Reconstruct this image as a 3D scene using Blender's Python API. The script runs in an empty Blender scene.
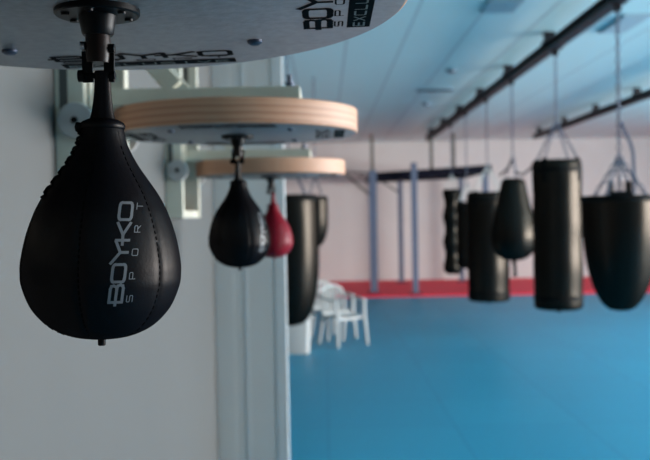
import bpy, bmesh, math, random
from mathutils import Vector, Matrix
PI = math.pi
random.seed(7)
S = bpy.context.scene
C = S.collection
CAM_Z = 1.68
F = 890.0
PITCH = math.atan(15 / F)
ROLL = math.radians(1.0)

# ------------------------------------------------------------------ materials
def lin(c):
    return tuple((x / 12.92 if x <= 0.04045 else ((x + 0.055) / 1.055) ** 2.4) for x in c)

def new_mat(name, rgb, rough=0.5, metal=0.0, spec=0.5, noise=0.0, nscale=20.0, bump=0.0, bscale=200.0, coat=0.0):
    m = bpy.data.materials.new(name); m.use_nodes = True
    nt = m.node_tree; b = nt.nodes['Principled BSDF']
    b.inputs['Base Color'].default_value = (*rgb, 1)
    b.inputs['Roughness'].default_value = rough
    b.inputs['Metallic'].default_value = metal
    b.inputs['Specular IOR Level'].default_value = spec
    b.inputs['Coat Weight'].default_value = coat
    tc = nt.nodes.new('ShaderNodeTexCoord')
    if noise > 0:
        n = nt.nodes.new('ShaderNodeTexNoise'); n.inputs['Scale'].default_value = nscale
        n.inputs['Detail'].default_value = 5
        nt.links.new(tc.outputs['Object'], n.inputs['Vector'])
        r = nt.nodes.new('ShaderNodeValToRGB')
        r.color_ramp.elements[0].position = 0.3; r.color_ramp.elements[1].position = 0.7
        r.color_ramp.elements[0].color = (*[max(0, c * (1 - noise)) for c in rgb], 1)
        r.color_ramp.elements[1].color = (*[min(1, c * (1 + noise)) for c in rgb], 1)
        nt.links.new(n.outputs['Fac'], r.inputs['Fac'])
        nt.links.new(r.outputs['Color'], b.inputs['Base Color'])
    if bump > 0:
        n2 = nt.nodes.new('ShaderNodeTexNoise'); n2.inputs['Scale'].default_value = bscale
        n2.inputs['Detail'].default_value = 4
        nt.links.new(tc.outputs['Object'], n2.inputs['Vector'])
        bp = nt.nodes.new('ShaderNodeBump'); bp.inputs['Strength'].default_value = bump
        bp.inputs['Distance'].default_value = 0.002
        nt.links.new(n2.outputs['Fac'], bp.inputs['Height'])
        nt.links.new(bp.outputs['Normal'], b.inputs['Normal'])
    return m

M = {}
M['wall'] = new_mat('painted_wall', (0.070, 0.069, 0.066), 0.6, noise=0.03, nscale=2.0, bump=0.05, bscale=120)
M['wall_back'] = new_mat('back_wall_paint', (0.64, 0.585, 0.56), 0.65, noise=0.03, nscale=1.5)
M['partition'] = new_mat('partition_paint', (0.47, 0.455, 0.435), 0.5, noise=0.03, nscale=2)
M['trim'] = new_mat('white_trim', (0.45, 0.46, 0.46), 0.4, noise=0.02)
M['frame_paint'] = new_mat('pale_green_grey_paint', (0.58, 0.545, 0.445), 0.45, noise=0.05, nscale=12)
M['wheel'] = new_mat('grey_plastic', (0.40, 0.365, 0.345), 0.55, noise=0.04, spec=0.2, nscale=30)
M['board'] = new_mat('grey_board_laminate', (0.18, 0.16, 0.16), 0.40, noise=0.2, nscale=70, bump=0.15, bscale=150)
M['ink'] = new_mat('black_print', (0.003, 0.003, 0.004), 0.7, noise=0.05, spec=0.03)
M['pale_ink'] = new_mat('pale_print', (0.24, 0.23, 0.21), 0.6, noise=0.05, spec=0.1)
def sheen_mat(name, rgb, gloss, rough, bscale, bump):
    """dull black hide: a dark diffuse body under a weak broad gloss"""
    m = bpy.data.materials.new(name); m.use_nodes = True; nt = m.node_tree
    nt.nodes.remove(nt.nodes['Principled BSDF']); out = nt.nodes['Material Output']
    d = nt.nodes.new('ShaderNodeBsdfDiffuse'); g = nt.nodes.new('ShaderNodeBsdfGlossy'); ad = nt.nodes.new('ShaderNodeAddShader')
    d.inputs['Color'].default_value = (*rgb, 1); g.inputs['Color'].default_value = (*gloss, 1); g.inputs['Roughness'].default_value = rough
    tc = nt.nodes.new('ShaderNodeTexCoord'); n = nt.nodes.new('ShaderNodeTexNoise'); n.inputs['Scale'].default_value = bscale; n.inputs['Detail'].default_value = 4
    bp = nt.nodes.new('ShaderNodeBump'); bp.inputs['Strength'].default_value = bump; bp.inputs['Distance'].default_value = 0.002
    L = nt.links.new
    L(tc.outputs['Object'], n.inputs['Vector']); L(n.outputs['Fac'], bp.inputs['Height'])
    L(bp.outputs['Normal'], d.inputs['Normal']); L(bp.outputs['Normal'], g.inputs['Normal'])
    L(d.outputs[0], ad.inputs[0]); L(g.outputs[0], ad.inputs[1]); L(ad.outputs[0], out.inputs['Surface'])
    return m
M['leather'] = sheen_mat('black_leather', (0.0028, 0.0028, 0.0042), (0.0115, 0.0104, 0.0096), 0.38, 420, 0.12)
M['red_leather'] = new_mat('red_leather', (0.17, 0.007, 0.016), 0.38, noise=0.1, nscale=30, bump=0.15, bscale=400, spec=0.12)
M['thread'] = new_mat('dark_thread', (0.002, 0.002, 0.002), 0.8, noise=0.1, spec=0.05)
M['print'] = new_mat('grey_logo_print', (0.115, 0.12, 0.13), 0.5, noise=0.06, nscale=60)
M['vinyl'] = sheen_mat('black_vinyl', (0.0028, 0.0026, 0.0026), (0.020, 0.017, 0.014), 0.30, 25, 0.2)
M['strap'] = new_mat('black_webbing', (0.003, 0.003, 0.003), 0.7, noise=0.1, spec=0.1)
M['black_metal'] = new_mat('black_metal', (0.003, 0.003, 0.0035), 0.4, noise=0.1, spec=0.10)
M['steel'] = new_mat('zinc_steel', (0.42, 0.44, 0.47), 0.35, metal=1.0, noise=0.08, nscale=60)
M['bolt'] = new_mat('dark_steel', (0.05, 0.06, 0.09), 0.45, metal=0.5, noise=0.08, nscale=60)
M['chain'] = new_mat('dark_blue_steel', (0.07, 0.085, 0.13), 0.55, noise=0.08)
M['faded'] = new_mat('faded_red_print', (0.20, 0.045, 0.05), 0.5, noise=0.06, spec=0.1)
M['slot'] = new_mat('dark_slot', (0.07, 0.07, 0.065), 0.7, noise=0.08)
M['copper'] = new_mat('bronze_sleeve', (0.012, 0.007, 0.006), 0.4, spec=0.15, noise=0.1)
M['rail'] = new_mat('dark_rail_paint', (0.010, 0.009, 0.013), 0.5, spec=0.25, noise=0.1)
M['rig'] = new_mat('blue_grey_rig_paint', (0.085, 0.105, 0.165), 0.5, noise=0.06)
M['rig_dark'] = new_mat('dark_rig_paint', (0.005, 0.005, 0.012), 0.6, spec=0.1, noise=0.06)
M['rod'] = new_mat('olive_rod_paint', (0.07, 0.06, 0.045), 0.5, noise=0.06)
M['pale_strap'] = new_mat('pale_webbing', (0.55, 0.55, 0.52), 0.7, noise=0.06)
M['plastic'] = new_mat('white_plastic', (0.42, 0.42, 0.41), 0.4, noise=0.03)
M['red_mat'] = new_mat('red_foam_mat', (0.90, 0.028, 0.065), 0.6, spec=0.2, noise=0.06, nscale=3)
M['fixture'] = new_mat('grey_ceiling_fixture', (0.38, 0.47, 0.52), 0.5, noise=0.05)
M['detector'] = new_mat('pink_detector', (0.35, 0.27, 0.30), 0.5, noise=0.05)

def ply_mat():
    m = bpy.data.materials.new('plywood_edge'); m.use_nodes = True
    nt = m.node_tree; b = nt.nodes['Principled BSDF']; b.inputs['Roughness'].default_value = 0.6
    tc = nt.nodes.new('ShaderNodeTexCoord'); sx = nt.nodes.new('ShaderNodeSeparateXYZ')
    nt.links.new(tc.outputs['Object'], sx.inputs[0])
    mr = nt.nodes.new('ShaderNodeMapRange')
    mr.inputs['From Min'].default_value = 0.0; mr.inputs['From Max'].default_value = 0.068
    nt.links.new(sx.outputs['Z'], mr.inputs['Value'])
    n = nt.nodes.new('ShaderNodeTexNoise'); n.inputs['Scale'].default_value = 9
    nt.links.new(tc.outputs['Object'], n.inputs['Vector'])
    ad = nt.nodes.new('ShaderNodeMath'); ad.operation = 'MULTIPLY_ADD'
    nt.links.new(n.outputs['Fac'], ad.inputs[0]); ad.inputs[1].default_value = 0.10
    nt.links.new(mr.outputs[0], ad.inputs[2])
    r = nt.nodes.new('ShaderNodeValToRGB')
    a, c, d = (0.47, 0.235, 0.135, 1), (0.35, 0.15, 0.085, 1), (0.50, 0.27, 0.165, 1)
    e = r.color_ramp.elements
    e[0].position = 0.0; e[0].color = d; e[1].position = 1.0; e[1].color = a
    for p, col in ((0.1, a), (0.19, c), (0.27, d), (0.38, a), (0.46, c), (0.55, d), (0.66, a), (0.73, c), (0.8, d), (0.9, a)):
        x = e.new(p); x.color = col
    nt.links.new(ad.outputs[0], r.inputs['Fac']); nt.links.new(r.outputs['Color'], b.inputs['Base Color'])
    return m
M['ply'] = ply_mat()

def floor_mat():
    m = bpy.data.materials.new('blue_foam_floor'); m.use_nodes = True
    nt = m.node_tree; b = nt.nodes['Principled BSDF']; b.inputs['Roughness'].default_value = 0.45; b.inputs['Specular IOR Level'].default_value = 0.28
    tc = nt.nodes.new('ShaderNodeTexCoord')
    br = nt.nodes.new('ShaderNodeTexBrick'); br.offset = 0.0
    br.inputs['Scale'].default_value = 1.0; br.inputs['Mortar Size'].default_value = 0.006
    br.inputs['Brick Width'].default_value = 1.0; br.inputs['Row Height'].default_value = 1.0
    br.inputs['Color1'].default_value = (0.015, 0.215, 0.345, 1)
    br.inputs['Color2'].default_value = (0.018, 0.232, 0.365, 1)
    br.inputs['Mortar'].default_value = (0.014, 0.165, 0.28, 1)
    nt.links.new(tc.outputs['Object'], br.inputs['Vector'])
    nt.links.new(br.outputs['Color'], b.inputs['Base Color'])
    return m
M['floor'] = floor_mat()

def ceil_mat():
    m = bpy.data.materials.new('ceiling_panels'); m.use_nodes = True
    nt = m.node_tree; b = nt.nodes['Principled BSDF']; b.inputs['Roughness'].default_value = 0.36; b.inputs['Specular IOR Level'].default_value = 0.2
    tc = nt.nodes.new('ShaderNodeTexCoord'); sx = nt.nodes.new('ShaderNodeSeparateXYZ')
    nt.links.new(tc.outputs['Object'], sx.inputs[0])
    a = nt.nodes.new('ShaderNodeMath'); a.operation = 'ADD'; a.inputs[1].default_value = 12 - 0.24
    d = nt.nodes.new('ShaderNodeMath'); d.operation = 'DIVIDE'; d.inputs[1].default_value = 0.6
    f = nt.nodes.new('ShaderNodeMath'); f.operation = 'FRACT'
    l = nt.nodes.new('ShaderNodeMath'); l.operation = 'LESS_THAN'; l.inputs[1].default_value = 0.05
    nt.links.new(sx.outputs['X'], a.inputs[0]); nt.links.new(a.outputs[0], d.inputs[0])
    nt.links.new(d.outputs[0], f.inputs[0]); nt.links.new(f.outputs[0], l.inputs[0])
    mx = nt.nodes.new('ShaderNodeMixRGB')
    mx.inputs['Color1'].default_value = (0.58, 0.78, 0.79, 1); mx.inputs['Color2'].default_value = (0.43, 0.57, 0.60, 1)
    nt.links.new(l.outputs[0], mx.inputs['Fac']); nt.links.new(mx.outputs[0], b.inputs['Base Color'])
    return m
M['ceiling'] = ceil_mat()

# ------------------------------------------------------------------ mesh helpers
def obj(name, bm, mats, parent=None, smooth=False, loc=None):
    me = bpy.data.meshes.new(name)
    bmesh.ops.recalc_face_normals(bm, faces=bm.faces) if bm.faces else None
    bm.to_mesh(me); bm.free()
    for m in (mats if isinstance(mats, (list, tuple)) else [mats]):
        me.materials.append(m)
    if smooth:
        for p in me.polygons: p.use_smooth = True
        try: me.set_sharp_from_angle(angle=math.radians(38))
        except Exception: pass
    o = bpy.data.objects.new(name, me); C.objects.link(o)
    if parent: o.parent = parent
    if loc: o.location = loc
    return o

def add_box(bm, x0, x1, y0, y1, z0, z1, bev=0.0, mat=None, mi=0):
    b2 = bmesh.new()
    bmesh.ops.create_cube(b2, size=1.0)
    for v in b2.verts:
        v.co = Vector(((x0 + x1) / 2 + v.co.x * (x1 - x0), (y0 + y1) / 2 + v.co.y * (y1 - y0), (z0 + z1) / 2 + v.co.z * (z1 - z0)))
    if bev > 0:
        bmesh.ops.bevel(b2, geom=list(b2.edges), offset=bev, segments=2, affect='EDGES', profile=0.6)
    merge(bm, b2, mat, mi)

def merge(bm, b2, mat=None, mi=None):
    mp = {}
    for v in b2.verts:
        mp[v] = bm.verts.new(mat @ v.co if mat else v.co)
    for f in b2.faces:
        try:
            nf = bm.faces.new([mp[v] for v in f.verts])
            nf.material_index = f.material_index if mi is None else mi
        except ValueError: pass
    b2.free()

def catmull(pts, n=6):
    out = []
    for i in range(len(pts) - 1):
        p0 = pts[max(i - 1, 0)]; p1 = pts[i]; p2 = pts[i + 1]; p3 = pts[min(i + 2, len(pts) - 1)]
        for k in range(n):
            t = k / n
            out.append(tuple(0.5 * (2 * b + (c - a) * t + (2 * a - 5 * b + 4 * c - d) * t * t + (3 * b - a - 3 * c + d) * t ** 3)
                             for a, b, c, d in zip(p0, p1, p2, p3)))
    out.append(tuple(pts[-1]))
    return out

def add_lathe(bm, prof, seg=48, fn=None, mat=None, sx=1.0, sy=1.0):
    """prof: (z, r) list; caps closed at ends. fn(phi, z, r)->r"""
    b2 = bmesh.new(); rings = []
    for z, r in prof:
        if r < 1e-5:
            rings.append([b2.verts.new((0, 0, z))]); continue
        ring = []
        for k in range(seg):
            ph = 2 * PI * k / seg
            rr = fn(ph, z, r) if fn else r
            ring.append(b2.verts.new((rr * math.sin(ph) * sx, -rr * math.cos(ph) * sy, z)))
        rings.append(ring)
    for a, b in zip(rings, rings[1:]):
        for k in range(seg):
            k2 = (k + 1) % seg
            if len(a) == 1 and len(b) == 1: continue
            if len(a) == 1: b2.faces.new((a[0], b[k], b[k2]))
            elif len(b) == 1: b2.faces.new((a[k], b[0], a[k2]))
            else: b2.faces.new((a[k], b[k], b[k2], a[k2]))
    if len(rings[0]) > 1: b2.faces.new(rings[0])
    if len(rings[-1]) > 1: b2.faces.new(rings[-1])
    merge(bm, b2, mat)

def frame_of(d):
    d = d.normalized()
    up = Vector((0, 0, 1)) if abs(d.z) < 0.9 else Vector((1, 0, 0))
    x = d.cross(up).normalized(); y = x.cross(d).normalized()
    return x, y

def add_tube(bm, pts, r, seg=8, closed=False):
    pts = [Vector(p) for p in pts]; rings = []; n = len(pts)
    for i, p in enumerate(pts):
        if closed: d = pts[(i + 1) % n] - pts[i - 1]
        else: d = pts[min(i + 1, n - 1)] - pts[max(i - 1, 0)]
        x, y = frame_of(d); rr = r[i] if isinstance(r, (list, tuple)) else r
        rings.append([bm.verts.new(p + x * rr * math.cos(2 * PI * k / seg) + y * rr * math.sin(2 * PI * k / seg)) for k in range(seg)])
    for i in range(n if closed else n - 1):
        a = rings[i]; b = rings[(i + 1) % n]
        for k in range(seg):
            bm.faces.new((a[k], b[k], b[(k + 1) % seg], a[(k + 1) % seg]))
    if not closed:
        bm.faces.new(rings[0]); bm.faces.new(rings[-1])

def add_bar(bm, a, b, w, h, bev=0.0):
    """rectangular bar from a to b"""
    a = Vector(a); b = Vector(b); d = (b - a); L = d.length; d.normalize()
    x, y = frame_of(d)
    m = Matrix.Translation((a + b) / 2) @ Matrix((x, y, d)).transposed().to_4x4()
    add_box(bm, -w / 2, w / 2, -h / 2, h / 2, -L / 2, L / 2, bev, m)

def add_cyl(bm, a, b, r, seg=16):
    add_tube(bm, [a, b], r, seg)

def add_chain(bm, a, b, link=0.05, wire=0.006):
    a = Vector(a); b = Vector(b); d = b - a; L = d.length; n = max(2, int(L / (link * 0.78)))
    d.normalize(); x, y = frame_of(d)
    for i in range(n):
        c = a + d * (L * (i + 0.5) / n); s = x if i % 2 == 0 else y
        h = L / n * 0.62; w = link * 0.26; pts = []
        for k in range(10):
            t = 2 * PI * k / 10
            pts.append(c + s * (w * math.cos(t)) + d * (h * math.sin(t)))
        add_tube(bm, pts, wire, 5, closed=True)

def tag(o, label=None, cat=None, group=None, kind=None):
    if label: o['label'] = label
    if cat: o['category'] = cat
    if group: o['group'] = group
    if kind: o['kind'] = kind
    return o

def thing(name, label, cat, loc=(0, 0, 0), rz=0.0, group=None):
    o = bpy.data.objects.new(name, None); C.objects.link(o)
    o.empty_display_size = 0.1
    o.location = loc; o.rotation_euler = (0, 0, rz)
    return tag(o, label, cat, group)

def dup(o, parent=None):
    c = o.copy(); C.objects.link(c)
    if parent: c.parent = parent
    for ch in list(o.children): dup(ch, c)
    return c

def set_mats(o, old, new):
    for ch in o.children_recursive:
        if ch.type == 'MESH' and any(s == old for s in ch.data.materials):
            ch.data = ch.data.copy()
            for i, s in enumerate(ch.data.materials):
                if s == old: ch.data.materials[i] = new

# ------------------------------------------------------------------ lettering (strokes on a 4 x 6 grid)
def rrect(x0, y0, x1, y1, r=0.8):
    pts = []
    for cx, cy, a0 in ((x1 - r, y1 - r, 0), (x0 + r, y1 - r, 90), (x0 + r, y0 + r, 180), (x1 - r, y0 + r, 270)):
        for k in range(4):
            a = math.radians(a0 + 30 * k); pts.append((cx + r * math.cos(a), cy + r * math.sin(a)))
    return pts + [pts[0]]
def arcpts(pts): return pts
LET = {
 'B': [[(0, 0), (0, 6)], [(-0.7, 3), (3.4, 3)], [(0, 6), (3.2, 6), (3.8, 5.6), (3.9, 4.6), (3.6, 3.2), (3.2, 3)], [(3.2, 3), (3.9, 2.6), (4.1, 1.5), (3.9, 0.4), (3.3, 0), (0, 0)]],
 'O': [rrect(0, 0, 4, 6, 1.0)],
 'Y': [[(-0.5, 7.3), (2, 3.4), (4.6, 6)], [(2, 3.4), (2, 0)]],
 'K': [[(0, 0), (0, 6)], [(-1.0, 2.9), (1.3, 3.1), (4, 6)], [(1.3, 3.1), (4, 0)]],
 'S': [[(4, 6), (0.5, 6), (0, 5.5), (0, 3.5), (0.5, 3), (3.5, 3), (4, 2.5), (4, 0.5), (3.5, 0), (0, 0)]],
 'P': [[(0, 0), (0, 6), (3.4, 6), (4, 5.4), (4, 3.2), (3.4, 2.6), (0, 2.6)]],
 'R': [[(0, 0), (0, 6), (3.4, 6), (4, 5.4), (4, 3.4), (3.4, 2.8), (0, 2.8)], [(2, 2.8), (4, 0)]],
 'T': [[(0, 6), (4, 6)], [(2, 6), (2, 0)]],
 'E': [[(4, 6), (0, 6), (0, 0), (4, 0)], [(0, 3), (3.4, 3)]],
 'X': [[(0, 6), (4, 0)], [(0, 0), (4, 6)]],
 'C': [[(4, 6), (0.5, 6), (0, 5.5), (0, 0.5), (0.5, 0), (4, 0)]],
 'L': [[(0, 6), (0, 0), (4, 0)]],
 'U': [[(0, 6), (0, 0.6), (0.6, 0), (3.4, 0), (4, 0.6), (4, 6)]],
 'I': [[(2, 0), (2, 6)]],
 'V': [[(0, 6), (2, 0), (4, 6)]],
}
def add_text(bm, s, u0, v0, u1, h, sw, fn, mi=0, gap=0.35):
    """text from u0 to u1 on baseline v0 with cap height h; fn(u,v)->3D point on the surface"""
    n = len(s); adv = (u1 - u0) / (n - gap / (1 + gap)); w = adv / (1 + gap)
    for i, ch in enumerate(s):
        for st in LET[ch]:
            P = [Vector((u0 + i * adv + x / 4 * w, v0 + y / 6 * h)) for x, y in st]
            for a, b in zip(P, P[1:]):
                d = b - a; L = d.length
                if L < 1e-9: continue
                d /= L; nrm = Vector((-d.y, d.x)) * sw / 2
                a2 = a - d * sw * 0.42; b2 = b + d * sw * 0.42
                k = max(1, int((b2 - a2).length / (h * 0.2))); prev = None
                for j in range(k + 1):
                    c = a2.lerp(b2, j / k)
                    cur = (bm.verts.new(fn(*(c + nrm))), bm.verts.new(fn(*(c - nrm))))
                    if prev:
                        f = bm.faces.new((prev[0], prev[1], cur[1], cur[0])); f.material_index = mi
                    prev = cur

# ------------------------------------------------------------------ the setting
XW = -0.702           # left wall
YP = 5.66             # partition face
XP = -0.262           # partition end
YB = 22.2             # back wall
XR = 12.5              # right (window) wall
XL2 = -3.4            # left wall beyond the partition
YF = -6.0
CEIL = CAM_Z + 1.80
def struct(name, bm, m, smooth=False):
    return tag(obj(name, bm, m, None, smooth), kind='structure')

bm = bmesh.new(); add_box(bm, XL2 - 0.2, XR + 0.2, YF - 0.2, YB + 0.2, -0.1, 0.0); struct('floor', bm, M['floor'])
bm = bmesh.new(); add_box(bm, XL2 - 0.2, XR + 0.2, YF - 0.2, YB + 0.2, CEIL, CEIL + 0.1); struct('ceiling', bm, M['ceiling'])
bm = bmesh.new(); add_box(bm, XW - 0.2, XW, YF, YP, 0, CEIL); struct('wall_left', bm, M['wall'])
bm = bmesh.new(); add_box(bm, XL2, XP, YP, YP + 0.14, 0, CEIL); struct('wall_partition', bm, M['partition'])
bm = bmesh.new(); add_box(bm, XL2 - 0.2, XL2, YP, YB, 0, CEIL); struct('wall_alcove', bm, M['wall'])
bm = bmesh.new(); add_box(bm, XL2, XR, YB, YB + 0.2, 0, CEIL); struct('wall_back', bm, M['wall_back'])
bm = bmesh.new(); add_box(bm, XW, XR, YF - 0.2, YF, 0, CEIL); struct('wall_front', bm, M['wall'])
# right wall: piers, sill and lintel around a long row of windows
WZ0, WZ1 = 0.6, 3.0
wins = []
bm = bmesh.new()
add_box(bm, XR, XR + 0.2, YF, YB, 0, WZ0); add_box(bm, XR, XR + 0.2, YF, YB, WZ1, CEIL)
add_box(bm, XR, XR + 0.2, YF, 0.2, WZ0, WZ1)
y = 0.2
while y < 12:
    y2 = y + 0.5; add_box(bm, XR, XR + 0.2, y, y2, WZ0, WZ1)
    y3 = min(y2 + 3.0, YB); wins.append((y2, y3)); y = y3
add_box(bm, XR, XR + 0.2, y, YB, WZ0, WZ1)
struct('wall_right', bm, M['wall'])
for i, (a, b) in enumerate(wins):
    bm = bmesh.new()
    for q in (a, (a + b) / 2 - 0.03, b - 0.06): add_box(bm, XR + 0.06, XR + 0.12, q, q + 0.06, WZ0, WZ1)
    for q in (WZ0, WZ1 - 0.06): add_box(bm, XR + 0.06, XR + 0.12, a, b, q, q + 0.06)
    struct('window_%d' % (i + 1), bm, M['trim'])
# trims on the partition
bm = bmesh.new(); add_box(bm, XP - 0.062, XP + 0.006, YP - 0.004, YP + 0.144, 0, CEIL, 0.002); struct('trim_1', bm, M['trim'])
bm = bmesh.new(); add_box(bm, -0.520, -0.496, YP - 0.003, YP, 0, CEIL, 0.001); struct('trim_2', bm, M['trim'])
bm = bmesh.new(); add_box(bm, XW + 0.001, XW + 0.115, YP - 0.003, YP, 0, CEIL, 0.001); struct('trim_3', bm, M['partition'])

# ceiling fixtures
def fixture(name, label, cat, x0, x1, y0, y1, m, slots=0):
    t = thing(name, label, cat, ((x0 + x1) / 2, (y0 + y1) / 2, CEIL))
    hx, hy = (x1 - x0) / 2, (y1 - y0) / 2
    bm = bmesh.new(); add_box(bm, -hx, hx, -hy, hy, -0.02, 0.0, 0.006); obj('frame', bm, m, t)
    bm = bmesh.new()
    if slots:
        for k in range(slots):
            q = -hy + 2 * hy * (k + 0.5) / slots
            add_box(bm, -hx * 0.9, hx * 0.9, q - hy / slots * 0.5, q + hy / slots * 0.5, -0.028, -0.018)
        obj('grille', bm, M['rail'], t)
    else:
        add_box(bm, -hx * 0.85, hx * 0.85, -hy * 0.85, hy * 0.85, -0.026, -0.018, 0.003); obj('cover', bm, m, t)
    return t
fixture('ceiling_vent', 'narrow dark slot vent in the pale blue ceiling left of the long dark rail', 'vent', 1.36, 1.90, 12.85, 13.05, M['fixture'], 2)
fixture('ceiling_panel', 'flat grey ceiling panel left of the near end of the long dark rail', 'light', 1.42, 1.72, 7.55, 8.0, M['fixture'])  # flat grey rectangle set against the ceiling
fixture('ceiling_panel', 'grey panel standing in for a soft ceiling reflection at right of the near end of the long dark rail', 'light', 2.78, 3.05, 8.2, 9.0, M['fixture'])  # stands in for a soft bluish reflection on the ceiling
def detector(x, y, lab):
    t = thing('smoke_detector', lab, 'detector', (x, y, CEIL))
    bm = bmesh.new(); add_lathe(bm, [(0, 0.075), (-0.012, 0.075), (-0.02, 0.06)], 24); obj('base', bm, M['fixture'], t, True)
    bm = bmesh.new(); add_lathe(bm, [(-0.02, 0.055), (-0.045, 0.045), (-0.05, 0.0)], 24); obj('dome', bm, M['detector'], t, True)
detector(1.62, 11.2, 'small round ceiling detector nearer than the slot vent, beside the long rail')
detector(1.70, 14.6, 'small round ceiling detector farther back than the slot vent')

# red mat along the back wall
bm = bmesh.new(); add_box(bm, XL2 + 0.01, XR - 0.01, 17.95, YB - 0.01, 0.0, 0.025, 0.006)
tag(obj('floor_mat', bm, M['red_mat']), 'red foam floor mat strip along the pinkish back wall', 'mat')

# ------------------------------------------------------------------ speed bag platforms
R = 0.35
def ring_pt(a, r, z): return Vector((r * math.cos(a), r * math.sin(a), z))
def make_platform(label):
    """origin: centre of the underside of the round board; the wall is at local x = -0.465"""
    t = thing('speed_bag_platform', label, 'speed bag platform', group='wall mounted speed bag platforms')
    wl = XW + 0.25
    bm = bmesh.new()
    add_lathe(bm, [(0.0, 0.0), (0.0, R - 0.004), (0.003, R), (0.065, R), (0.068, R - 0.004), (0.068, 0.0)], 128)
    bm.normal_update()
    for f in bm.faces:
        if abs(f.normal.z) < 0.9: f.material_index = 1
    obj('round_board', bm, [M['board'], M['ply']], t, True)
    # printed logos, four round the rim, tops of the letters towards the centre
    for q in range(4):
        bm = bmesh.new(); a = q * PI / 2
        def fn(u, v, a=a, z=-0.0006):
            # far logo (a = 0): reading direction +x, letters' tops toward -y (the centre)
            x, y = u, -v
            return Vector((x * math.cos(a) - y * math.sin(a), x * math.sin(a) + y * math.cos(a), z))
        add_text(bm, 'BOYKO', -0.122, -0.261, 0.122, 0.029, 0.0078, fn, 0, 0.22)
        add_text(bm, 'SPORT', -0.116, -0.2765, 0.116, 0.0095, 0.0022, fn, 0, 1.1)
        def barq(u0, v0, u1, v1, z):
            vs = [bm.verts.new(fn(u, v, z=z)) for u, v in ((u0, v0), (u1, v0), (u1, v1), (u0, v1))]
            bm.faces.new(vs)
        barq(-0.125, -0.311, 0.125, -0.282, -0.0006)
        add_text(bm, 'EXCLUSIVE', -0.115, -0.303, 0.115, 0.0125, 0.0024, lambda u, v: fn(u, v, z=-0.0012), 1, 0.5)
        obj('logo', bm, [M['ink'], M['pale_ink']], t)
    # bolts through the board
    for sx in (-1, 1):
        for sy in (-1, 1):
            bm = bmesh.new(); x, y = 0.162 * sx, 0.18 * sy
            m = Matrix.Translation((x, y, 0))
            add_lathe(bm, [(-0.006, 0.0), (-0.006, 0.006), (-0.003, 0.010), (0.0, 0.010), (0.0, 0.006), (0.114, 0.006), (0.114, 0.012), (0.124, 0.012), (0.124, 0.006), (0.145, 0.006), (0.145, 0.0)], 16, mat=m)
            obj('bolt', bm, M['bolt'], t, True)
    # steel frame over the board
    for sy in (-1, 1):
        bm = bmesh.new(); add_box(bm, wl + 0.06, 0.19, 0.18 * sy - 0.022, 0.18 * sy + 0.022, 0.068, 0.113, 0.003)
        obj('support_arm', bm, M['frame_paint'], t)
    for xx in (0.15, -0.20):
        bm = bmesh.new(); add_box(bm, xx, xx + 0.04, -0.158, 0.158, 0.07, 0.11, 0.003); obj('cross_tube', bm, M['frame_paint'], t)
    for sy in (-1, 1):
        bm = bmesh.new(); add_bar(bm, (wl + 0.09, 0.18 * sy, 0.36), (-0.15, 0.18 * sy, 0.115), 0.045, 0.05, 0.003)
        obj('diagonal_brace', bm, M['frame_paint'], t)
    for sy in (-1, 1):
        bm = bmesh.new(); yy = 0.25 * sy
        add_box(bm, wl + 0.002, wl + 0.078, yy - 0.018, yy + 0.018, -0.19, 0.62, 0.003)
        up = obj('wall_upright', bm, M['frame_paint'], t)
        bm = bmesh.new(); add_box(bm, wl + 0.014, wl + 0.036, yy - 0.0185, yy + 0.0185, 0.05, 0.56); obj('slot', bm, M['slot'], up)
        bm = bmesh.new(); add_box(bm, wl + 0.03, wl + 0.085, yy - sy * 0.06 - 0.012, yy - sy * 0.02 , 0.03, 0.42, 0.003)
        obj('carriage', bm, M['frame_paint'], t)
    for z in (-0.19, 0.58):
        bm = bmesh.new(); add_box(bm, wl + 0.01, wl + 0.07, -0.232, 0.232, z, z + 0.035, 0.003); obj('wall_crossbar', bm, M['frame_paint'], t)
    # clamp wheels on the uprights
    for sy in (-1, 1):
        y0 = 0.268 * sy
        rot = Matrix.Translation((wl + 0.059, y0, 0.021)) @ Matrix.Rotation(-sy * PI / 2, 4, 'X')
        bm = bmesh.new(); add_lathe(bm, [(0, 0.0), (0.0, 0.045), (0.004, 0.047), (0.02, 0.047), (0.024, 0.044), (0.024, 0.0)], 40, mat=rot)
        w = obj('clamp_wheel', bm, M['wheel'], t, True)
        bm = bmesh.new(); add_lathe(bm, [(0.024, 0.009), (0.029, 0.009), (0.030, 0.0)], 16, mat=rot); obj('wheel_bolt', bm, M['black_metal'], w, True)
    # swivel
    bm = bmesh.new(); add_lathe(bm, [(-0.0008, 0.0), (-0.0008, 0.047), (-0.0075, 0.047), (-0.009, 0.0455), (-0.009, 0.0)], 48)
    fl = obj('swivel_flange', bm, M['black_metal'], t, True)
    for k in range(6):
        bm = bmesh.new(); a = PI / 6 + k * PI / 3
        add_lathe(bm, [(-0.009, 0.005), (-0.0115, 0.0045), (-0.012, 0.0)], 12, mat=Matrix.Translation((0.036 * math.cos(a), 0.036 * math.sin(a), 0)))
        obj('screw', bm, M['black_metal'], fl, True)
    bm = bmesh.new(); add_lathe(bm, [(-0.009, 0.0212), (-0.012, 0.0208), (-0.022, 0.0188), (-0.029, 0.0175), (-0.031, 0.016), (-0.031, 0.0)], 32)
    obj('swivel_cone', bm, M['black_metal'], t, True)
    bm = bmesh.new(); add_lathe(bm, [(-0.030, 0.0), (-0.030, 0.0135), (-0.035, 0.0138), (-0.054, 0.0138), (-0.0615, 0.0128), (-0.0615, 0.0)], 28)
    ba = obj('swivel_barrel', bm, M['copper'], t, True)
    bm = bmesh.new()
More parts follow.
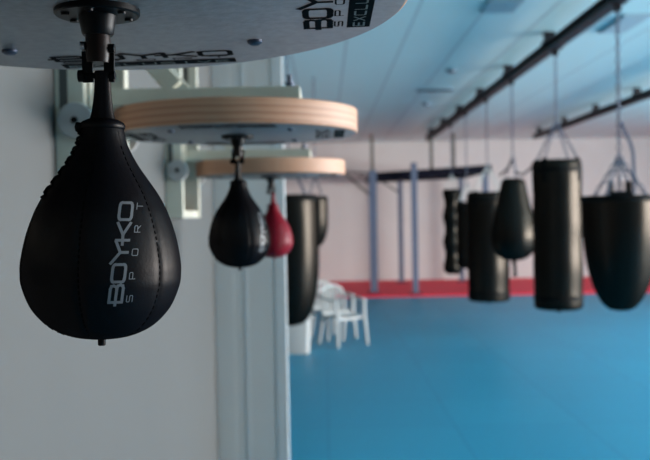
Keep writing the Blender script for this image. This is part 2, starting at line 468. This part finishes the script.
    add_lathe(bm, [(0, 0), (0, 0.0052), (0.005, 0.0052), (0.0065, 0.0)], 12, mat=Matrix.Translation((-0.0135, -0.004, -0.043)) @ Matrix.Rotation(-PI / 2, 4, 'Y'))
    obj('screw', bm, M['steel'], ba, True)
    bm = bmesh.new()
    add_lathe(bm, [(0, 0), (0, 0.0055), (0.006, 0.0055), (0.007, 0.0)], 6, mat=Matrix.Translation((0.0132, -0.002, -0.046)) @ Matrix.Rotation(PI / 2, 4, 'Y'))
    obj('nut', bm, M['black_metal'], ba)
    # shackle
    for s in (-1, 1):
        bm = bmesh.new()
        add_bar(bm, (s * 0.0125, 0, -0.048), (s * 0.0118, 0, -0.083), 0.0045, 0.012, 0.001)
        obj('shackle_arm', bm, M['black_metal'], t)
    bm = bmesh.new()
    add_cyl(bm, (-0.0215, 0, -0.0755), (0.0175, 0, -0.0755), 0.0034, 12)
    add_cyl(bm, (-0.0225, 0, -0.0755), (-0.0155, 0, -0.0755), 0.0068, 14); add_cyl(bm, (0.0142, 0, -0.0755), (0.0185, 0, -0.0755), 0.0052, 6)
    obj('shackle_pin', bm, M['black_metal'], t, True)
    return t

PX = -0.2505
ZP = CAM_Z + 0.236
p1 = make_platform('round grey board with logo print, the nearest platform, above the large black speed bag')
p1.location = (PX, 1.0, ZP)
p2 = dup(p1); p2['label'] = 'round plywood-edged platform behind the nearest board, middle of the row, holding a black speed bag'
p2.location = (PX, 2.6, ZP)
p3 = dup(p1); p3['label'] = 'round plywood-edged platform farthest down the wall, holding the red speed bag'
p3.location = (PX, 4.2, ZP - 0.049)

# the nearest board hangs a little out of true
for ch in p1.children:
    if ch.name.split('.')[0] in ('round_board', 'logo', 'bolt', 'support_arm', 'cross_tube'):
        ch.rotation_euler = (math.radians(-1.5), math.radians(-1.28), 0); ch.location.z = -0.0029

# ------------------------------------------------------------------ speed bags
k_ = 0.97
BAG = [(0.1105, 0.0185), (0.1080, 0.0215), (0.1000, 0.0238), (0.0830, 0.0282), (0.0607, 0.0400), (0.0326, 0.0600), (0.019, 0.0682), (0.0045, 0.0752),
       (-0.0191, 0.0832), (-0.045, 0.0885), (-0.0600, 0.0893), (-0.0750, 0.0875), (-0.0989, 0.0775), (-0.1180, 0.0600), (-0.1290, 0.0390), (-0.1335, 0.0180), (-0.1345, 0.0)]
BAG = [(z - 0.236, r * k_) for z, r in BAG]
BPROF = [(z, max(r, 0.0)) for z, r in catmull(BAG, 6)]
BPROF[-1] = (BPROF[-1][0], 0.0)
SEAMS = [math.radians(-16 + 60 * k) for k in range(6)]
def seamfn(ph, z, r):
    s = 0.0
    for a in SEAMS:
        d = (ph - a + PI) % (2 * PI) - PI
        s += math.exp(-(d / 0.030) ** 2)
        s -= 0.18 * math.exp(-((abs(d) - 0.11) / 0.05) ** 2)
    return r * (1 - 0.017 * s)
def brad(z):
    for (z1, r1), (z2, r2) in zip(BPROF, BPROF[1:]):
        if z2 <= z <= z1:
            return r1 + (r2 - r1) * (z1 - z) / max(1e-9, z1 - z2)
    return 0.0
def bpt(ph, z, off=0.0):
    r = seamfn(ph, z, brad(z)) + off
    return Vector((r * math.sin(ph), -r * math.cos(ph), z))
def make_bag(label):
    t = thing('speed_bag', label, 'speed bag', group='leather speed bags on the wall platforms')
    bm = bmesh.new(); add_lathe(bm, BPROF, 180, seamfn)
    body = obj('bladder', bm, M['leather'], t, True)
    # stitching, one line along each seam
    for a in SEAMS:
        bm = bmesh.new(); z = BPROF[0][0] - 0.03
        while z > BPROF[-1][0] + 0.008:
            add_tube(bm, [bpt(a, z, 0.0004), bpt(a, z - 0.0036, 0.0004)], 0.0009, 5)
            z -= 0.0062
        obj('stitching', bm, M['thread'], t)
    # lacing down one side
    bm = bmesh.new(); la = math.radians(-76); pts = []
    z = BPROF[0][0] - 0.008; s = 1
    while z > -0.036 - 0.236 + 0.06:
        r = brad(z); ph = la + s * 0.0062 / r
        pts.append(bpt(la + s * 0.0075 / r, z, 0.0008)); pts.append(bpt(la, z - 0.0025, 0.0026))
        z -= 0.0055; s = -s
    add_tube(bm, catmull(pts, 3), 0.0014, 6)
    obj('lace', bm, M['leather'], t, True)
    # collar, neck loop and lace knot
    zc = BPROF[0][0]
    bm = bmesh.new()
    add_lathe(bm, catmull([(zc - 0.010, 0.0205), (zc - 0.010, 0.0238), (zc - 0.006, 0.0246), (zc - 0.0025, 0.0225), (zc + 0.000, 0.0175), (zc + 0.001, 0.0140), (zc + 0.001, 0.0)], 4), 40)
    obj('collar', bm, M['leather'], t, True)
    bm = bmesh.new(); add_lathe(bm, catmull([(0.0, 0.0), (0.0, 0.004), (0.003, 0.0055), (0.007, 0.005), (0.0085, 0.0)], 3), 14,
                                mat=Matrix.Translation((-0.0215, -0.004, zc - 0.009)) @ Matrix.Rotation(-PI / 2, 4, 'Y'))
    obj('lace_knot', bm, M['leather'], t, True)
    bm = bmesh.new()
    prof = [(zc + 0.001, 0.0140), (zc + 0.010, 0.0118), (zc + 0.028, 0.0096), (zc + 0.042, 0.0088), (zc + 0.050, 0.0090), (zc + 0.0545, 0.0082), (zc + 0.0555, 0.0)]
    add_lathe(bm, catmull(prof, 4), 32, fn=lambda ph, z, r: r * (1 - 0.10 * math.exp(-(min(abs(ph), abs(2 * PI - ph)) / 0.18) ** 2)), sy=0.62)
    obj('neck_loop', bm, M['leather'], t, True)
    # valve under the bag
    zb = BPROF[-1][0]
    bm = bmesh.new(); add_lathe(bm, [(zb + 0.002, 0.0), (zb + 0.002, 0.0045), (zb - 0.007, 0.0042), (zb - 0.0078, 0.0035), (zb - 0.0078, 0.0)], 16)
    obj('valve', bm, M['leather'], t, True)
    # logo print running up the bag, slanting towards the neck
    def srf(x, z, off=0.0005):
        r = brad(z); r = max(r, abs(x) + 0.002)
        ph = math.asin(max(-1, min(1, x / r)))
        return bpt(ph, z, off)
    def fn(u, v):   # u runs up the bag from the B, v points left (tops of letters)
        z = -0.3345 + u * 0.989
        x = 0.0181 + 0.11 * u - v
        return srf(x, z)
    bm = bmesh.new()
    add_text(bm, 'BOYKO', 0.012, 0.0, 0.117, 0.0128, 0.0029, fn, 0, 0.20)
    obj('logo', bm, M['print'], t)
    bm = bmesh.new()
    add_text(bm, 'SPORT', 0.012, -0.0105, 0.117, 0.0058, 0.0008, fn, 0, 2.6)
    obj('logo_subtitle', bm, M['print'], t)
    return t
b1 = make_bag('large black leather speed bag nearest the camera with grey logo print')
b1.location = (PX, 1.0, ZP); b1.location.x += 0.0065; b1.scale = (1.012, 1.012, 1.0); b1.rotation_euler = (0, math.radians(1.4), math.radians(14))
b2 = dup(b1); b2['label'] = 'smaller looking black leather speed bag hanging from the middle platform'
b2.location = (PX, 2.6, ZP); b2.rotation_euler = (0, 0, math.radians(42)); b2.scale = (1.04,) * 3
b3 = dup(b1); b3['label'] = 'red leather speed bag hanging from the farthest platform'
b3.location = (PX, 4.2, ZP - 0.049); b3.location.x += 0.008; b3.rotation_euler = (0, 0, math.radians(14)); b3.scale = (1.04,) * 3
set_mats(b3, M['leather'], M['red_leather']); set_mats(b3, M['print'], M['faded'])

# ------------------------------------------------------------------ pixel helper (the photograph's rays), used for depths and heights
def ray(x, y, d):
    dx, v = x - 325, 230 - y
    u = dx * math.cos(ROLL) + v * math.sin(ROLL); w = -dx * math.sin(ROLL) + v * math.cos(ROLL)
    dirv = Vector((u / F, math.cos(PITCH) + w / F * math.sin(PITCH), -math.sin(PITCH) + w / F * math.cos(PITCH)))
    dirv *= d / dirv.y
    return Vector((dirv.x, d, CAM_Z + dirv.z))

# ------------------------------------------------------------------ ceiling rails
XT1, XT2, ZT = 2.29, 4.65, CAM_Z + 1.595
def rail(x, y0, y1, brs, lab):
    t = thing('ceiling_rail', lab, 'rail', (x, y0, ZT), group='dark rails under the ceiling')
    bm = bmesh.new(); L = y1 - y0
    add_box(bm, -0.05, 0.05, 0, L, 0.0, 0.016, 0.002); add_box(bm, -0.05, 0.05, 0, L, 0.084, 0.10, 0.002); add_box(bm, -0.012, 0.012, 0, L, 0.014, 0.086)
    obj('beam', bm, M['rail'], t)
    for b in brs:
        bm = bmesh.new(); yy = b - y0
        add_box(bm, -0.055, 0.055, yy - 0.055, yy + 0.055, CEIL - ZT - 0.014, CEIL - ZT, 0.002)
        add_box(bm, -0.045, 0.045, yy - 0.045, yy + 0.045, 0.098, CEIL - ZT - 0.012, 0.003)
        add_box(bm, -0.07, 0.07, yy - 0.05, yy + 0.05, 0.075, 0.11, 0.003)
        obj('bracket', bm, M['rail'], t)
    return t
rail(XT1, 6.75, 19.7, [7.0 + 2 * k for k in range(7)], 'long dark ceiling rail from which the row of heavy bags hangs')
rail(XT2, 6.75, 19.7, [7.2 + 2 * k for k in range(7)], 'dark ceiling rail farther right, with no bag hanging from it')

# ------------------------------------------------------------------ heavy bags
def bag_thing(name, lab, cat, x, y, ztop, group):
    return thing(name, lab, cat, (x, y, ztop), 0, group)
def hang(t, r, apex, ztop_local, mat, legs=4, a0=PI / 4, hook=True, wire=0.0045, link=0.05, rim=0.0):
    """legs from the bag's rim up to an apex ring and one chain up to the rail"""
    for k in range(legs):
        a = a0 + 2 * PI * k / legs
        bm = bmesh.new(); add_chain(bm, (r * 0.93 * math.cos(a), r * 0.93 * math.sin(a), rim), (0.015 * math.cos(a), 0.015 * math.sin(a), apex), link, wire)
        obj('chain_leg', bm, mat, t, True)
    bm = bmesh.new(); pts = [(0.028 * math.cos(q * PI / 6), 0, apex + 0.03 * math.sin(q * PI / 6)) for q in range(12)]
    add_tube(bm, pts, 0.008, 6, closed=True); obj('ring', bm, M['chain'], t, True)
    bm = bmesh.new(); add_chain(bm, (0, 0, apex + 0.02), (0, 0, ztop_local - (0.03 if hook else 0.004)), link, wire); obj('chain', bm, M['chain'], t, True)
    if hook:
        bm = bmesh.new(); add_box(bm, -0.065, 0.065, -0.03, 0.03, ztop_local + 0.001, ztop_local + 0.02, 0.002)
        add_box(bm, -0.025, 0.025, -0.022, 0.022, ztop_local - 0.06, ztop_local + 0.003, 0.003); obj('rail_clamp', bm, M['rail'], t)
def cylinder_bag(name, lab, x, y, z1, z0, r, apex, mat_chain, ztop, group, nub=True, sags=0.0):
    t = bag_thing(name, lab, 'punching bag', x, y, z1, group); H = z1 - z0
    bm = bmesh.new()
    prof = [(0.0, 0.0), (0.0, r * 0.9), (-0.01, r * 0.965), (-0.03, r)]
    for k in range(1, 24):
        q = k / 24; prof.append((-0.03 - (H - 0.09) * q, r * (1 + 0.012 * math.sin(q * 19) + sags * q)))
    prof += [(-H + 0.05, r * (1.0 + sags)), (-H + 0.022, r * 0.975), (-H + 0.006, r * 0.9), (-H, r * 0.78), (-H - 0.006, 0.0)]
    add_lathe(bm, prof, 56); obj('body', bm, M['vinyl'], t, True)
    for zz in (-0.10, -H + 0.12):
        bm = bmesh.new()
        add_lathe(bm, [(zz + 0.022, r * 1.005), (zz + 0.02, r * 1.022), (zz - 0.02, r * 1.022 + r * sags), (zz - 0.022, r * 1.005)], 56)
        obj('reinforcing_band', bm, M['strap'], t, True)
    for k in range(4):
        a = PI / 4 + k * PI / 2; bm = bmesh.new()
        m = Matrix.Rotation(a, 4, 'Z')
        add_box(bm, r * 0.985, r * 1.03, -0.02, 0.02, -0.22, 0.01, 0.004, m); add_box(bm, r * 0.86, r * 1.03, -0.02, 0.02, 0.0, 0.014, 0.003, m)
        obj('strap', bm, M['strap'], t)
    if nub:
        bm = bmesh.new(); add_lathe(bm, [(-H - 0.004, 0.02), (-H - 0.03, 0.018), (-H - 0.034, 0.0)], 14); obj('bottom_ring', bm, M['strap'], t, True)
    hang(t, r, apex, ztop - z1, mat_chain, rim=0.012)
    return t
HG = 'black heavy bags hanging from the long ceiling rail'
# big straight bag
tp = ray(557, 160, 8.82); bt = ray(559, 309, 8.82)
cylinder_bag('heavy_bag', 'tall straight black heavy bag in front, between the pear bag and the wide tapered bag', XT1 + 0.015, 8.82, tp.z, bt.z, 0.238, 0.36, M['chain'], ZT, HG)
# shorter, wider one behind the pear bag
tp = ray(487, 192, 12.5); bt = ray(489, 301, 12.5)
cylinder_bag('heavy_bag', 'straight black heavy bag just left of the pear shaped bag', XT1, 12.5, tp.z, bt.z, 0.288, 0.34, M['pale_strap'], ZT, HG)
# bag partly hidden
tp = ray(463, 202, 14.2); bt = ray(465, 268, 14.2)
cylinder_bag('heavy_bag', 'slim black heavy bag mostly hidden between the wavy bag and the next straight bag', XT1 - 0.02, 14.2, tp.z, bt.z, 0.17, 0.26, M['pale_strap'], ZT, HG)

# wavy uppercut bag
tp = ray(452, 190, 16.0); bt = ray(453, 274, 16.0); H = tp.z - bt.z
t = bag_thing('heavy_bag', 'narrow black heavy bag with wavy bulging sides, leftmost on the long rail', 'punching bag', XT1, 16.0, tp.z, HG)
bm = bmesh.new(); prof = [(0, 0), (0, 0.12), (-0.02, 0.145)]
for k in range(1, 40):
    q = k / 40; prof.append((-0.02 - (H - 0.05) * q, 0.152 + 0.018 * math.cos(q * 2 * PI * 3.2)))
prof += [(-H + 0.012, 0.13), (-H, 0.09), (-H - 0.004, 0)]
add_lathe(bm, prof, 40); obj('body', bm, M['vinyl'], t, True)
bm = bmesh.new(); add_lathe(bm, [(0.014, 0.0), (0.014, 0.155), (-0.06, 0.158), (-0.06, 0.12)], 40); obj('top_cap', bm, M['strap'], t, True)
for a in (0.3, PI + 0.3):
    bm = bmesh.new(); add_bar(bm, (0.11 * math.cos(a), 0.11 * math.sin(a), 0.008), (0.03 * math.cos(a), 0, 0.24), 0.05, 0.008, 0.001); obj('strap', bm, M['pale_strap'], t)
hang(t, 0.12, 0.25, ZT - tp.z, M['pale_strap'], legs=3, rim=0.014)

# pear bag
tp = ray(512, 180, 10.8); bt = ray(514, 261, 10.8); H = tp.z - bt.z
t = bag_thing('pear_bag', 'black pear shaped punching bag bulging at the bottom, left of the tall straight bag', 'punching bag', XT1, 10.8, tp.z, HG)
bm = bmesh.new()
prof = [(0, 0), (0, 0.10), (-0.02, 0.125), (-0.14, 0.148), (-0.30, 0.180), (-0.46, 0.215), (-0.62, 0.240), (-0.75, 0.240), (-0.86, 0.212), (-0.93, 0.16), (-0.97, 0.09), (-0.985, 0.0)]
prof = [(z * H / 0.985, r * 1.13) for z, r in prof]
pp = [(z, max(0, r)) for z, r in catmull(prof, 4)]; pp[-1] = (pp[-1][0], 0.0)
add_lathe(bm, pp, 56, fn=lambda ph, z, r: r * (1 - 0.012 * abs(math.cos(ph * 3)) ** 30)); obj('body', bm, M['vinyl'], t, True)
bm = bmesh.new(); add_lathe(bm, [(0.02, 0.0), (0.02, 0.10), (0.012, 0.118), (-0.05, 0.138), (-0.05, 0.10)], 40); obj('top_cap', bm, M['strap'], t, True)
bm = bmesh.new(); add_tube(bm, [(0, 0, -H + 0.01), (0.004, 0, -H - 0.06), (0.01, 0, -H - 0.12), (0.006, 0, -H - 0.19)], [0.026, 0.022, 0.02, 0.026], 10); obj('bottom_strap', bm, M['strap'], t, True)
hang(t, 0.10, 0.24, ZT - tp.z, M['chain'], legs=3, rim=0.022)
bm = bmesh.new(); add_tube(bm, [(0.02, 0, 0.10), (0.12, -0.02, 0.06), (0.24, 0.0, 0.16), (0.26, 0, 0.19)], 0.014, 6); add_tube(bm, [(-0.01, 0, 0.24), (-0.06, 0, 0.14), (-0.16, 0, 0.06)], 0.014, 6)
obj('loose_strap', bm, M['strap'], t, True)

# wide tapered bag at right
dR = 6.91
tp = ray(617, 197, dR); bt = ray(618, 311, dR); H = tp.z - bt.z
t = bag_thing('tapered_bag', 'wide black tapered bag with rounded bottom at the right edge, nearest on the long rail', 'punching bag', XT1, dR, tp.z, HG)
bm = bmesh.new()
prof = [(0, 0), (0, 0.24), (-0.012, 0.265), (-0.05, 0.272), (-0.2, 0.270), (-0.35, 0.262), (-0.5, 0.244), (-0.63, 0.216), (-0.74, 0.178), (-0.82, 0.132), (-0.865, 0.08), (-0.88, 0.0)]
prof = [(z * H / 0.88, r * 1.05) for z, r in prof]; pp = [(z, max(0, r)) for z, r in catmull(prof, 4)]; pp[-1] = (pp[-1][0], 0.0)
add_lathe(bm, pp, 64, fn=lambda ph, z, r: r * (1 - 0.01 * abs(math.cos(ph * 3 + 0.5)) ** 40)); obj('body', bm, M['vinyl'], t, True)
bm = bmesh.new(); add_lathe(bm, [(0.0, 0.288), (0.012, 0.296), (-0.03, 0.301), (-0.035, 0.285)], 64); obj('rim_band', bm, M['strap'], t, True)
bm = bmesh.new(); add_box(bm, -0.085, 0.085, -0.06, 0.06, 0.0, 0.045, 0.008)
for s in (-1, 1): add_box(bm, s * 0.07 - 0.018, s * 0.07 + 0.018, -0.03, 0.03, 0.04, 0.12, 0.006)
obj('top_bracket', bm, M['black_metal'], t)
hang(t, 0.235, 0.29, ZT - tp.z, M['chain'], rim=0.006, wire=0.0055, link=0.06)
bm = bmesh.new(); add_chain(bm, (0.0, 0.0, 0.27), (0.0, 0.0, 0.05), 0.06, 0.007); obj('chain', bm, M['chain'], t, True)
bm = bmesh.new(); q = [(0.015, -0.01, 0.58), (0.045, -0.01, 0.50), (0.085, -0.01, 0.42), (0.105, -0.01, 0.34), (0.11, -0.01, 0.2), (0.11, -0.01, 0.03)]
for a, b in zip(q, q[1:]): add_bar(bm, a, b, 0.010, 0.024, 0.002)
obj('safety_strap', bm, M['chain'], t)

# two bags behind the partition, hanging from the ceiling
LG = 'black bags hanging behind the grey partition'
dL = 8.5
tp = ray(289, 196, dL); bt = ray(291, 326, dL); H = tp.z - bt.z
t = bag_thing('tapered_bag', 'long black bag with rounded bottom, half hidden behind the white partition edge', 'punching bag', tp.x, dL, tp.z, LG)
bm = bmesh.new(); r = 0.275
prof = [(0, 0), (0, r * 0.85), (-0.02, r * 0.97), (-0.06, r), (-0.4, r * 1.01), (-0.7, r), (-0.9, r * 0.93), (-1.05, r * 0.8), (-1.16, r * 0.62), (-1.22, r * 0.40), (-1.245, 0)]
prof = [(z * H / 1.245, q) for z, q in prof]; pp = [(z, max(0, q)) for z, q in catmull(prof, 4)]; pp[-1] = (pp[-1][0], 0)
add_lathe(bm, pp, 56, fn=lambda ph, z, r: r * (1 - 0.012 * abs(math.cos(ph * 3 + 0.3)) ** 40)); obj('body', bm, M['vinyl'], t, True)
bm = bmesh.new(); add_lathe(bm, [(0.012, 0.0), (0.012, r * 0.86), (0.004, r * 0.98), (-0.05, r * 1.02), (-0.055, r * 0.97)], 56); obj('top_cap', bm, M['strap'], t, True)
hang(t, r * 0.85, 0.36, CEIL - tp.z, M['chain'], rim=0.014, hook=False)
dS = 11.6
tp = ray(315.5, 197, dS); bt = ray(316.5, 247, dS); H = tp.z - bt.z
t = bag_thing('maize_bag', 'short black round-bottomed bag behind the long half hidden bag', 'punching bag', tp.x, dS, tp.z, LG)
bm = bmesh.new(); r = 0.158
prof = [(0, 0), (0, r * 0.8), (-0.02, r * 0.97), (-0.06, r), (-0.3, r), (-0.42, r * 0.9), (-0.52, r * 0.66), (-0.575, r * 0.35), (-0.59, 0)]
prof = [(z * H / 0.59, q) for z, q in prof]; pp = [(z, max(0, q)) for z, q in catmull(prof, 4)]; pp[-1] = (pp[-1][0], 0)
add_lathe(bm, pp, 48); obj('body', bm, M['vinyl'], t, True)
bm = bmesh.new(); add_lathe(bm, [(0.012, 0.0), (0.012, r * 0.8), (0.004, r * 0.98), (-0.04, r * 1.03), (-0.045, r * 0.97)], 48); obj('top_cap', bm, M['strap'], t, True)
hang(t, r * 0.8, 0.26, CEIL - tp.z, M['chain'], rim=0.014, hook=False)

# ------------------------------------------------------------------ training rig at the back
t = thing('training_rig', 'blue grey steel pull up rig with dark top beams standing on the red mat', 'rig', (0, 0, 0.025))
ZR = 2.58
posts = [(1.02, 18.8, 0.16, 0.0), (1.85, 18.35, 0.12, 0.12), (1.82, 21.4, 0.11, -0.06), (3.28, 21.4, 0.11, 0.0), (3.40, 18.8, 0.12, 0.0)]
for x, y, w, dz in posts:
    bm = bmesh.new(); add_box(bm, x - w / 2, x + w / 2, y - 0.05, y + 0.05, 0.012, ZR + dz, 0.006); po = obj('post', bm, M['rig'], t)
    bm = bmesh.new(); add_box(bm, x - 0.13, x + 0.13, y - 0.11, y + 0.11, 0.0, 0.014, 0.003); obj('foot_plate', bm, M['rig_dark'], po)
bm = bmesh.new(); add_bar(bm, (0.95, 18.85, ZR - 0.14), (3.5, 18.6, ZR - 0.02), 0.12, 0.17, 0.006); obj('top_beam', bm, M['rig_dark'], t)
bm = bmesh.new(); add_bar(bm, (1.0, 21.4, ZR - 0.12), (3.4, 21.4, ZR - 0.06), 0.10, 0.10, 0.006); obj('top_beam', bm, M['rig_dark'], t)
for x, z0 in ((1.02, ZR - 0.13), (1.8, ZR - 0.10), (2.5, ZR - 0.08), (3.4, ZR - 0.06)):
    bm = bmesh.new(); add_bar(bm, (x, 18.8, z0), (x, 21.4, z0), 0.07, 0.07, 0.004); obj('side_beam', bm, M['rig_dark'], t)
for k in range(6):
    y = 19.3 + 0.34 * k
    bm = bmesh.new(); add_cyl(bm, (1.02, y, ZR - 0.12), (1.8, y, ZR - 0.12), 0.018, 10); obj('rung', bm, M['rig_dark'], t, True)
for x, y, z in ((1.02, 18.8, ZR - 0.55), (1.82, 21.4, ZR - 0.42)):
    bm = bmesh.new(); add_bar(bm, (x - 0.03, y, z), (x - 0.62, y, ZR - 0.02), 0.05, 0.04, 0.003); obj('brace', bm, M['rod'], t)
    bm = bmesh.new(); add_bar(bm, (x - 1.0, y, ZR - 0.01), (x, y, ZR - 0.06), 0.03, 0.03, 0.002); obj('pull_up_bar', bm, M['rig_dark'], t)
for x, y in ((1.02, 18.8), (2.26, 18.72), (2.72, 18.68)):
    bm = bmesh.new(); add_bar(bm, (x, y, ZR - 0.05), (x, y, ZT - 0.05 if abs(x - XT1) < 0.3 else CEIL - 0.15), 0.07, 0.06, 0.003); obj('upper_rod', bm, M['rod'], t)

# ------------------------------------------------------------------ white plastic armchairs
def make_chair(lab):
    t = thing('plastic_armchair', lab, 'chair', group='white plastic armchairs on the blue floor')
    m = M['plastic']
    bm = bmesh.new(); n = 8; g = {}
    for th in (0, 1):
        for i in range(n + 1):
            for j in range(n + 1):
                x = -0.23 + 0.46 * i / n; y = -0.24 + 0.46 * j / n
                z = 0.43 - 0.03 * j / n - 0.016 * math.cos(PI * (i / n - 0.5)) - (0.03 if j == 0 else 0) - 0.02 * th
                g[th, i, j] = bm.verts.new((x * (1 - 0.12 * j / n), y, z))
    for i in range(n):
        for j in range(n):
            bm.faces.new((g[0, i, j], g[0, i + 1, j], g[0, i + 1, j + 1], g[0, i, j + 1]))
            bm.faces.new((g[1, i, j], g[1, i, j + 1], g[1, i + 1, j + 1], g[1, i + 1, j]))
    for i in range(n):
        for j in (0, n): bm.faces.new((g[0, i, j], g[1, i, j], g[1, i + 1, j], g[0, i + 1, j]))
        for k in (0, n): bm.faces.new((g[0, k, i], g[0, k, i + 1], g[1, k, i + 1], g[1, k, i]))
    obj('seat', bm, m, t, True)
    bm = bmesh.new()   # backrest: rim, slats
    def bp(u, z): return Vector((u * 0.205, 0.20 + 0.16 * (z - 0.41) - 0.035 * (u * u) + 0.02, z))
    add_tube(bm, [bp(-1.0, 0.40), bp(-1.02, 0.55), bp(-1.02, 0.68), bp(-0.92, 0.76), bp(-0.6, 0.80), bp(0, 0.815), bp(0.6, 0.80), bp(0.92, 0.76), bp(1.02, 0.68), bp(1.02, 0.55), bp(1.0, 0.40)], 0.021, 8)
    for u in (-0.68, -0.34, 0, 0.34, 0.68): add_tube(bm, [bp(u, 0.40), bp(u, 0.6), bp(u, 0.80)], 0.022, 6)
    add_tube(bm, [bp(-1, 0.43), bp(0, 0.43), bp(1, 0.43)], 0.02, 8)
    obj('backrest', bm, m, t, True)
    for s in (-1, 1):
        bm = bmesh.new(); q = [(s * 0.215, 0.24, 0.66), (s * 0.265, 0.08, 0.655), (s * 0.275, -0.10, 0.645), (s * 0.268, -0.22, 0.63)]
        for a, b in zip(q, q[1:]): add_bar(bm, a, b, 0.055, 0.024, 0.006)
        obj('armrest', bm, m, t)
        bm = bmesh.new(); add_tube(bm, [(s * 0.27, -0.21, 0.635), (s * 0.245, -0.235, 0.42), (s * 0.262, -0.255, 0.2), (s * 0.275, -0.27, 0.0)], [0.026, 0.032, 0.028, 0.022], 8); obj('leg', bm, m, t, True)
        bm = bmesh.new(); add_tube(bm, [(s * 0.205, 0.20, 0.41), (s * 0.215, 0.235, 0.2), (s * 0.228, 0.275, 0.0)], [0.032, 0.028, 0.022], 8); obj('leg', bm, m, t, True)
    return t
c1 = make_chair('white plastic armchair on the blue floor, the nearer and right hand one of two')
c1.location = (0.194, 11.53, 0.0); c1.rotation_euler = (0, 0, math.radians(34)); c1.scale = (0.84, 0.9, 0.92)
c2 = dup(c1); c2['label'] = 'white plastic armchair on the blue floor, half hidden behind the nearer armchair'
c2.location = (0.07, 12.17, 0.0)

# white tub behind the partition
dT = 10.9
a = ray(300, 350, dT)
t = thing('storage_tub', 'plain white plastic tub on the floor under the long half hidden bag', 'tub', (a.x - 0.06, dT, 0))
bm = bmesh.new()
def rr(w, d, z, n=5, r=0.05):
    out = []
    for cx, cy, a0 in ((w - r, d - r, 0), (-w + r, d - r, 90), (-w + r, -d + r, 180), (w - r, -d + r, 270)):
        for k in range(n):
            q = math.radians(a0 + 90 * k / (n - 1)); out.append((cx + r * math.cos(q), cy + r * math.sin(q), z))
    return out
lv = [rr(0.17, 0.15, 0.0), rr(0.18, 0.16, 0.012), rr(0.195, 0.175, 0.42), rr(0.215, 0.195, 0.425), rr(0.215, 0.195, 0.45), rr(0.19, 0.17, 0.45), rr(0.175, 0.155, 0.02)]
vs = [[bm.verts.new(p) for p in l] for l in lv]
for A, B in zip(vs, vs[1:]):
    for k in range(len(A)): bm.faces.new((A[k], A[(k + 1) % len(A)], B[(k + 1) % len(A)], B[k]))
bm.faces.new(vs[0]); bm.faces.new(vs[-1])
obj('body', bm, M['plastic'], t, True)
bm = bmesh.new(); add_box(bm, -0.218, 0.218, -0.198, 0.198, 0.445, 0.468, 0.008); obj('lid', bm, M['plastic'], t)

# ------------------------------------------------------------------ light
for i, (a, b) in enumerate(wins):
    L = bpy.data.lights.new('daylight', 'AREA'); L.shape = 'RECTANGLE'
    L.size = b - a; L.size_y = WZ1 - WZ0
    L.energy = 1450.0 * (1.0, 1.0, 0.9, 0.22)[min(i, 3)]   # last window's lamp dimmed so the back wall stays even; L.color = (1.0, 0.985, 0.96)
    o = bpy.data.objects.new('daylight', L); C.objects.link(o)
    o.location = (XR + 0.16, (a + b) / 2, (WZ0 + WZ1) / 2)
    o.rotation_euler = (Matrix.Rotation(math.radians(-15), 3, 'Y') @ Matrix(((0, 0, 1), (1, 0, 0), (0, 1, 0)))).to_euler()   # daylight falls in from above
w = bpy.data.worlds.new('World'); S.world = w; w.use_nodes = True
w.node_tree.nodes['Background'].inputs[0].default_value = (0.75, 0.85, 1.0, 1)
w.node_tree.nodes['Background'].inputs[1].default_value = 0.6

# ------------------------------------------------------------------ camera
cd = bpy.data.cameras.new('Camera'); co = bpy.data.objects.new('Camera', cd); C.objects.link(co)
cd.sensor_width = 36.0; cd.lens = F / 650 * 36.0; cd.clip_start = 0.02
co.matrix_world = Matrix.Translation((0, 0, CAM_Z)) @ Matrix.Rotation(PI / 2 - PITCH, 4, 'X') @ Matrix.Rotation(-ROLL, 4, 'Z')
cd.dof.use_dof = True; cd.dof.focus_distance = 0.96; cd.dof.aperture_fstop = 7.0
S.camera = co
S.cycles.use_denoising = True
S.cycles.max_bounces = 8; S.cycles.diffuse_bounces = 5
S.view_settings.view_transform = 'Standard'; S.view_settings.look = 'None'
S.view_settings.exposure = 0.0; S.view_settings.gamma = 1.0; S.view_settings.use_curve_mapping = False
